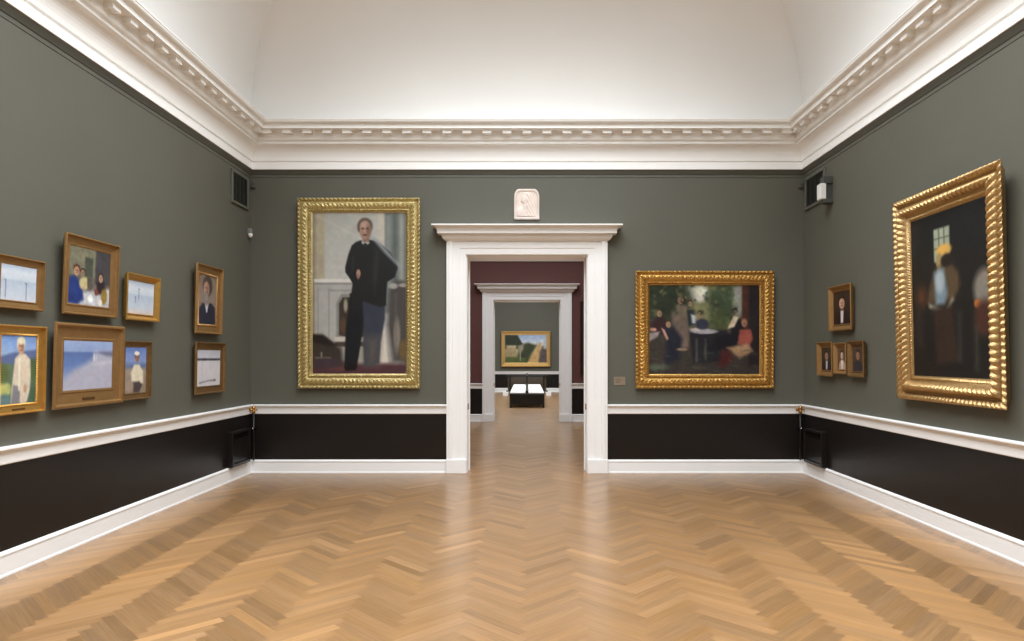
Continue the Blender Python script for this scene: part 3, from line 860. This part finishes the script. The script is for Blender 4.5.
cv = Cv(.34, .42, .008)
cv.grad([(0, (96, 124, 186)), (.3, (128, 148, 196)), (.42, (92, 108, 150)), (.5, (150, 138, 122)), (1, (140, 124, 108))])
cv.poly([(.28, .55), (.42, .38), (.66, .38), (.84, .52), (.86, .78), (.66, .82), (.5, .74), (.30, .74)], (216, 206, 184), .06)
cv.poly([(.40, .76), (.66, .74), (.82, .82), (.66, 1.0), (.40, .98)], (72, 62, 66), .06); cv.ell(.20, .84, .14, .12, (160, 140, 124), .6)
skin(cv, .55, .24, .09, .09, (92, 60, 44), (166, 116, 88)); cv.ell(.54, .14, .12, .045, (232, 226, 214), .4)
cv.mottle(.07, 8, 39)
picture('small upright painting of figure in white hat, lower row beside the beach picture', 'left', 6.15, 6.61, 1.148, 1.693, .06, .05, pr_plain, M['gold_old'], cv, tilt=1.2, step=.3, nt_=24, group=G8, out=.003)

cv = Cv(.38, .56, .008)
cv.grad([(0, (122, 108, 98)), (.5, (138, 122, 110)), (1, (104, 92, 84))])
cv.poly([(.06, 1.1), (.05, .70), (.22, .58), (.74, .56), (.94, .64), (.98, 1.1)], (36, 38, 56), .05)
cv.poly([(.36, .56), (.58, .56), (.50, .76), (.46, .76)], (196, 196, 206), .03)
cv.ell(.46, .46, .14, .16, (128, 118, 112), .4); cv.ell(.50, .22, .26, .20, (62, 50, 44), .4); skin(cv, .44, .27, .18, .16, (74, 60, 54), (176, 138, 118)); cv.ell(.43, .44, .12, .08, (138, 130, 124), .6)
cv.mottle(.06, 7, 41)
picture('bust portrait of bearded man in dark suit, upper of the pair near the left corner', 'left', 7.46, 8.11, 1.803, 2.585, .115, .07, pr_bead, M['gold_warm'], cv, tilt=1.4, p=.022, step=.0055, nt_=22, group=G8, out=.003)

cv = Cv(.50, .44, .009)
cv.grad([(0, (186, 186, 196)), (.25, (196, 196, 206)), (.30, (208, 206, 212)), (1, (206, 204, 208))])
cv.rect(0, .24, 1.0, .30, (72, 72, 84), .03); cv.ell(.3, .27, .12, .035, (60, 62, 74), .5); cv.ell(.7, .275, .16, .03, (66, 66, 80), .5)
cv.poly([(.1, .88), (.6, .82), (.8, .86), (.8, .88), (.5, .86), (.1, .92)], (124, 122, 138), .03); cv.rect(.2, .3, .23, .7, (160, 160, 174), .04, a=.5); cv.ell(.75, .84, .05, .03, (90, 88, 100), .6)
cv.mottle(.03, 7, 43)
picture('snowy white landscape in dark gold frame, lower of the pair near the left corner', 'left', 7.47, 8.21, 1.125, 1.713, .09, .06, pr_plain, M['gold_old'], cv, tilt=1.0, step=.3, nt_=24, group=G8, out=.003)

# --- landscape seen through both doors, and a dark frame in the red room
W_, H_ = 2.17, 1.58
cv = Cv(W_ - .32, H_ - .36, .02)
cv.grad([(0, (150, 172, 206)), (.25, (196, 206, 220)), (.45, (190, 176, 140)), (1, (88, 96, 60))])
cv.poly([(0, 0), (.30, 0), (.42, .30), (.42, .5), (0, .5)], (54, 60, 50), .04); cv.poly([(.36, .34), (.56, .28), (.76, .38), (.62, .7), (.52, 1.0), (.30, 1.0)], (62, 68, 48), .06)
cv.rect(.03, .38, .27, .80, (168, 148, 112), .05); cv.rect(.06, .39, .26, .46, (196, 180, 146), .04); cv.poly([(.30, .40), (.46, .32), (.44, .52), (.36, .66)], (150, 140, 120), .05)
cv.poly([(.84, .26), (.88, .30), (.82, .60), (.80, 1.05), (.52, 1.05), (.70, .60)], (196, 160, 108), .04)
cv.poly([(.90, .40), (1.05, .50), (1.05, 1.05), (.82, 1.05), (.84, .62)], (96, 84, 84), .05); cv.rect(.93, .05, 1.0, .50, (176, 184, 196), .05)
cv.ell(.44, .78, .05, .06, (52, 44, 40), .4); cv.rect(.04, .80, .5, 1.05, (84, 98, 54), .06); cv.rect(.36, .6, .38, .92, (170, 160, 150), .03)
cv.mottle(.08, 12, 45)
picture('wide gold framed landscape with pale road on far wall through both doorways', YG1, -1.14, 1.03, 1.12, 2.68, .17, .10, pr_plain, M['gold_pale'], cv, tilt=1.0, step=.3, nt_=24, out=.004)
cv = Cv(.8, 1.4, .03)
cv.grad([(0, (52, 34, 30)), (1, (34, 24, 22))]).mottle(.1, 6, 47)
picture('dark wood framed painting on the red wall, only its edge showing beside far door', YR1, 1.27, 2.30, 1.09, 2.87, .11, .06, pr_plain, M['dark_frame'], cv, tilt=.5, step=.3, nt_=14, out=.004)

# ------------------------------------------------------------------ marble relief over the door
def relief():
    cx, zb = bx(526.7), 3.375
    W, H = .336, .405
    root = empty('marble_relief', (cx, YB, zb), label='small pale marble relief of a head, arched top, above the doorway', cat='relief')
    out = [(-W / 2, 0), (W / 2, 0), (W / 2, H * .72)] + [(W / 2 - .055 * (1 - math.cos(a)) * 1.3, H * .72 + (H * .28) * math.sin(a) * .96) for a in [PI / 2 * k / 5 for k in range(1, 6)]] \
        + [(-(W / 2 - .055 * (1 - math.cos(a)) * 1.3), H * .72 + (H * .28) * math.sin(a) * .96) for a in [PI / 2 * k / 5 for k in range(5, 0, -1)]] + [(-W / 2, H * .72)]
    mb = MB()
    n = len(out)
    c = (0, H * .5)
    rings = []
    for sc, y in ((1, 0), (1, -.030), (.95, -.038), (.86, -.036), (.84, -.024)):
        rings.append([(c[0] + (p[0] - c[0]) * sc, y, c[1] + (p[1] - c[1]) * sc) for p in out] + [(c[0] + (out[0][0] - c[0]) * sc, y, c[1] + (out[0][1] - c[1]) * sc)])
    mb.grid(rings)
    mb.poly(rings[-1][:-1])
    mb.poly(rings[0][:-1][::-1])
    mb.build('slab', M['marble'], root)
    # veiled head in low relief: a height field over the sunk panel
    hm = MB()
    nx, nz = 44, 54
    rows = []
    for j in range(nz + 1):
        r = []
        for i in range(nx + 1):
            u = i / nx; v = j / nz
            x = (u - .5) * W * .80; z = H * .09 + v * H * .82
            def e(cx_, cz_, rx, rz, hgt, rot=0):
                dx, dz = u - cx_, v - cz_
                X = dx * math.cos(rot) + dz * math.sin(rot); Z = -dx * math.sin(rot) + dz * math.cos(rot)
                q = 1 - (X / rx) ** 2 - (Z / rz) ** 2
                return hgt * math.sqrt(q) if q > 0 else 0
            h = max(e(.40, .66, .17, .20, .020), e(.52, .72, .27, .25, .014), e(.66, .30, .24, .48, .013, .35), e(.34, .12, .34, .26, .014),
                    e(.40, .36, .10, .20, .013, -.1), e(.27, .62, .05, .04, .022), e(.36, .69, .10, .04, .021))
            h += .003 * math.sin((u * 1.6 + v) * 26) * (1 if h > .006 and u > .48 else 0)
            r.append((x, -.0275 - h, z))
        rows.append(r)
    hm.grid(rows, smooth=True, flip=True)
    hm.build('carved_head', M['marble'], root, merge=False)
relief()

# ------------------------------------------------------------------ wall label beside the door
lr = empty('wall_label', (bx(620.3), YB, bz(385.5)), label='small tan text label on the green wall between doorway and wide group painting', cat='label')
MB().quadbox(-.076, .076, -.006, 0, 0, .112, .0015).build('card', M['card'], lr)
tx = MB()
for k, (a, b) in enumerate([(-.055, .01), (-.055, .035), (-.055, .02)]):
    tx.quadbox(a, b, -.0068, -.0055, .085 - k * .014, .090 - k * .014)
tx.quadbox(-.05, .0, -.0068, -.0055, .036, .048)
tx.build('print_lines', M['cardink'], lr)

# ------------------------------------------------------------------ ventilation grilles high in the corners
def vent(side, y0, y1, label):
    rz, x = (PI / 2, -XW) if side == 'left' else (-PI / 2, XW)
    z0, z1 = 3.475, 3.895
    W, H = y1 - y0, z1 - z0
    root = empty('ventilation_grille', (x, (y0 + y1) / 2, z0), (0, 0, rz), label=label, cat='vent', group='corner ventilation grilles')
    mb = MB()
    b = .035
    mb.quadbox(-W / 2, W / 2, -.022, 0, 0, b, .003); mb.quadbox(-W / 2, W / 2, -.022, 0, H - b, H, .003)
    mb.quadbox(-W / 2, -W / 2 + b, -.022, 0, b, H - b, .003); mb.quadbox(W / 2 - b, W / 2, -.022, 0, b, H - b, .003)
    mb.build('vent_frame', M['ventframe'], root)
    MB().quadbox(-W / 2 + b, W / 2 - b, -.003, -.001, b, H - b).build('vent_opening', M['void'], root)
    sl = MB()
    n = 16
    for k in range(n):
        z = b + (H - 2 * b) * (k + .5) / n
        sl.grid([[(-W / 2 + b, -.003, z + .006), (-W / 2 + b, -.016, z - .006), (-W / 2 + b, -.014, z - .008), (-W / 2 + b, -.002, z + .004)],
                 [(W / 2 - b, -.003, z + .006), (W / 2 - b, -.016, z - .006), (W / 2 - b, -.014, z - .008), (W / 2 - b, -.002, z + .004)]])
    for k in range(1, 4):
        xx = -W / 2 + b + (W - 2 * b) * k / 4
        sl.quadbox(xx - .002, xx + .002, -.013, -.003, b, H - b)
    sl.build('slats', M['grille'], root)
    return root
vent('left', 8.50, 9.01, 'dark grey louvred ventilation grille high on the left wall by the corner')
vent('right', 8.43, 9.02, 'dark grey louvred ventilation grille high on right wall beside the white box')

# white box on bracket in front of the right grille
wbx = empty('white_wall_speaker', (XW, 8.27, 3.40), (0, 0, -PI / 2), label='small white box on dark bracket beside the right ventilation grille', cat='speaker')
MB().quadbox(-.055, .055, -.155, -.085, .045, .235, .006).build('housing', M['plastic'], wbx)
br = MB()
br.quadbox(-.05, .05, -.12, 0, .235, .32, .004); br.quadbox(-.05, .05, -.12, 0, .0, .045, .004); br.quadbox(-.03, .03, -.085, 0, .045, .235, .003)
br.build('bracket', M['grille'], wbx)

# small motion sensor in the left corner, and the little corner boxes
sn = empty('motion_sensor', (-XW, 9.02, 3.13), (0, 0, PI / 2), label='tiny grey and white sensor on left wall near the corner below the grille', cat='sensor')
MB().quadbox(-.03, .03, -.055, 0, .035, .11, .008).build('sensor_body', M['greyplastic'], sn)
MB().lathe([(0, -.045), (.018, -.035), (.028, -.015), (.030, 0), (.030, .012), (0, .012)], (0, -.034, .030), 'z', 16).build('sensor_lens', M['plastic'], sn)
for sx, lb in ((-1, 'small dark square junction box at the top of the left room corner'), (1, 'small dark square junction box at the top of the right room corner')):
    j = empty('junction_box', (sx * (XW - .05), YB, 3.79), label=lb, cat='box', group='corner junction boxes')
    MB().quadbox(-.025, .025, -.035, 0, 0, .085, .004).build('box_cover', M['rail'], j)
    MB().lathe([(0, 0), (.008, 0), (.008, .004), (0, .005)], (0, -.040, .043), 'y', 10).build('screw', M['grille'], j)

# ------------------------------------------------------------------ black heating pipes with brass valves in the corners
def pipe(sx, label):
    root = empty('heating_pipe', (sx * (XW - .075), YB - .075, 0), label=label, cat='pipe', group='corner heating pipes')
    MB().lathe([(0, .18), (.014, .18), (.014, .80), (0, .80)], (0, 0, 0), 'z', 14).build('pipe_run', M['blackmetal'], root)
    MB().lathe([(0, .80), (.020, .80), (.024, .815), (.024, .832), (.016, .842), (.016, .856), (.022, .86), (.022, .872), (.012, .885), (.006, .91), (0, .912)], (0, 0, 0), 'z', 14).build('brass_valve', M['brass'], root)
    MB().lathe([(0, -.055), (.016, -.055), (.020, -.045), (.020, -.025), (.010, -.018), (.010, .05), (0, .05)], (0, 0, .845), 'x' , 12).build('valve_lever', M['brass'], root)
    MB().lathe([(0, -.042), (.010, -.040), (.013, -.03), (.010, -.015), (0, -.012)], (0, 0, .60), 'y', 12).build('drain_cap', M['chrome'], root, label='chrome cap')
    MB().quadbox(-.022, .022, -.02, .06, .59, .61).build('pipe_clip', M['blackmetal'], root)
pipe(-1, 'black upright heating pipe with brass valve in the left corner of the room')
pipe(1, 'black upright heating pipe with brass valve in the right corner of the room')

def heater(side, y0, y1, label):
    rz, x = (PI / 2, -XW + .006) if side == 'left' else (-PI / 2, XW - .006)
    W = y1 - y0
    root = empty('heater_cover', (x, (y0 + y1) / 2, .18), (0, 0, rz), label=label, cat='heater', group='black heater covers')
    H = .44
    mb = MB()
    mb.quadbox(-W / 2, -W / 2 + .03, -.07, 0, 0, H, .004); mb.quadbox(W / 2 - .03, W / 2, -.07, 0, 0, H, .004)
    mb.quadbox(-W / 2 + .03, W / 2 - .03, -.07, 0, H - .035, H, .004); mb.quadbox(-W / 2 + .03, W / 2 - .03, -.07, 0, 0, .04, .004)
    mb.build('casing', M['black'], root)
    MB().quadbox(-W / 2 + .03, W / 2 - .03, -.052, -.01, .04, H - .10, .004).build('front_panel', M['black'], root)
    g = MB()
    n = int((W - .06) / .03)
    for k in range(n + 1):
        xx = -W / 2 + .035 + (W - .07) * k / n
        g.quadbox(xx - .005, xx + .005, -.06, -.02, H - .10, H - .035)
    g.build('air_slots', M['blackmetal'], root)
heater('left', 8.38, 8.92, 'low black heater cover on the dado at the far end of left wall')
heater('right', 8.38, 8.92, 'low black heater cover on the dado at the far end of right wall')

# ------------------------------------------------------------------ far room: double bench and lattice screen
bench = empty('gallery_bench', (.0, 20.8, 0), label='long black bench with two white seat pads in far room beyond doorways', cat='bench')
BL, BWd = 5.9, 1.06
fm = MB()
fm.quadbox(-BWd / 2, BWd / 2, 0, BL, .33, .425, .006)
fm.quadbox(-BWd / 2 + .02, BWd / 2 - .02, .02, .06, .10, .15); fm.quadbox(-BWd / 2 + .02, BWd / 2 - .02, BL - .06, BL - .02, .10, .15)
fm.build('bench_frame', M['benchwood'], bench)
for sy in (0.0, BL - .06):
    e = MB()
    for k in range(7):
        x = -BWd / 2 + .02 + (BWd - .08) * k / 6
        e.quadbox(x, x + .04, sy + .01, sy + .05, .15, .33)
    e.quadbox(-BWd / 2 + .05, BWd / 2 - .05, sy + .025, sy + .035, .15, .33)
    e.build('end_panel', M['benchwood'], bench)
for sx in (-1, 1):
    for yy_ in (0.0, BL / 2, BL - .07):
        MB().quadbox(sx * (BWd / 2 - .035) - .035, sx * (BWd / 2 - .035) + .035, yy_, yy_ + .07, 0, .335, .005).build('leg', M['benchwood'], bench)
    x0, x1 = sorted((sx * .045, sx * (BWd / 2 - .012)))
    MB().quadbox(x0, x1, .015, BL - .015, .424, .475, .014).build('seat_pad', M['leather'], bench, label='white leather pad')
MB().quadbox(-.04, .04, .02, BL - .02, .425, .52, .008).build('divider', M['benchwood'], bench)

ls = empty('lattice_screen', (0, 27.2, 0), label='low dark bronze lattice screen standing behind the bench in the far room', cat='screen')
SW, SH = 1.66, .80
f = MB()
f.quadbox(-SW / 2, SW / 2, 0, .05, SH - .05, SH, .005); f.quadbox(-SW / 2, SW / 2, 0, .05, .16, .21, .005)
for x in (-.70, -.03, .64):
    f.quadbox(x, x + .06, 0, .05, 0, SH, .005)
f.build('screen_frame', M['benchwood'], ls)
for x in (-.86, .86):
    MB().quadbox(x - .10, x + .10, -.06, .11, 0, .16, .006).build('foot_block', M['white'], ls, label='white foot block')
MB().quadbox(-SW / 2 + .06, SW / 2 - .06, .030, .036, .21, SH - .05).build('back_panel', M['benchwood'], ls)
lt = MB()
n = 22
for k in range(-6, n + 6):
    for dr in (1, -1):
        x0 = -SW / 2 + .06 + (SW - .12) * k / n
        z0, z1 = .21, SH - .05
        x1 = x0 + dr * .54
        t0, t1 = 0.0, 1.0
        lo, hi = -SW / 2 + .06, SW / 2 - .06
        def cl(x, t): return t
        dx = x1 - x0
        for bound, sg in ((lo, 1), (hi, -1)):
            if sg * (x0 - bound) < 0 and sg * (x1 - bound) < 0: t0 = 2; break
            if sg * (x0 - bound) < 0: t0 = max(t0, (bound - x0) / dx)
            if sg * (x1 - bound) < 0: t1 = min(t1, (bound - x0) / dx)
        if t0 >= t1: continue
        a = (x0 + dx * t0, z0 + (z1 - z0) * t0); b = (x0 + dx * t1, z0 + (z1 - z0) * t1)
        w_ = .008
        yq = .012 if dr == 1 else .018
        lt.grid([[(a[0] - w_, yq, a[1]), (a[0] + w_, yq, a[1]), (a[0] + w_, yq + .008, a[1]), (a[0] - w_, yq + .008, a[1]), (a[0] - w_, yq, a[1])],
                 [(b[0] - w_, yq, b[1]), (b[0] + w_, yq, b[1]), (b[0] + w_, yq + .008, b[1]), (b[0] - w_, yq + .008, b[1]), (b[0] - w_, yq, b[1])]])
lt.build('lattice', M['lattice'], ls)
MB().lathe([(0, SH), (.03, SH), (.022, SH + .02), (.036, SH + .06), (.028, SH + .10), (.008, SH + .125), (0, SH + .13)], (0, .025, 0), 'z', 16).build('finial', M['chrome'], ls, label='pale metal finial')
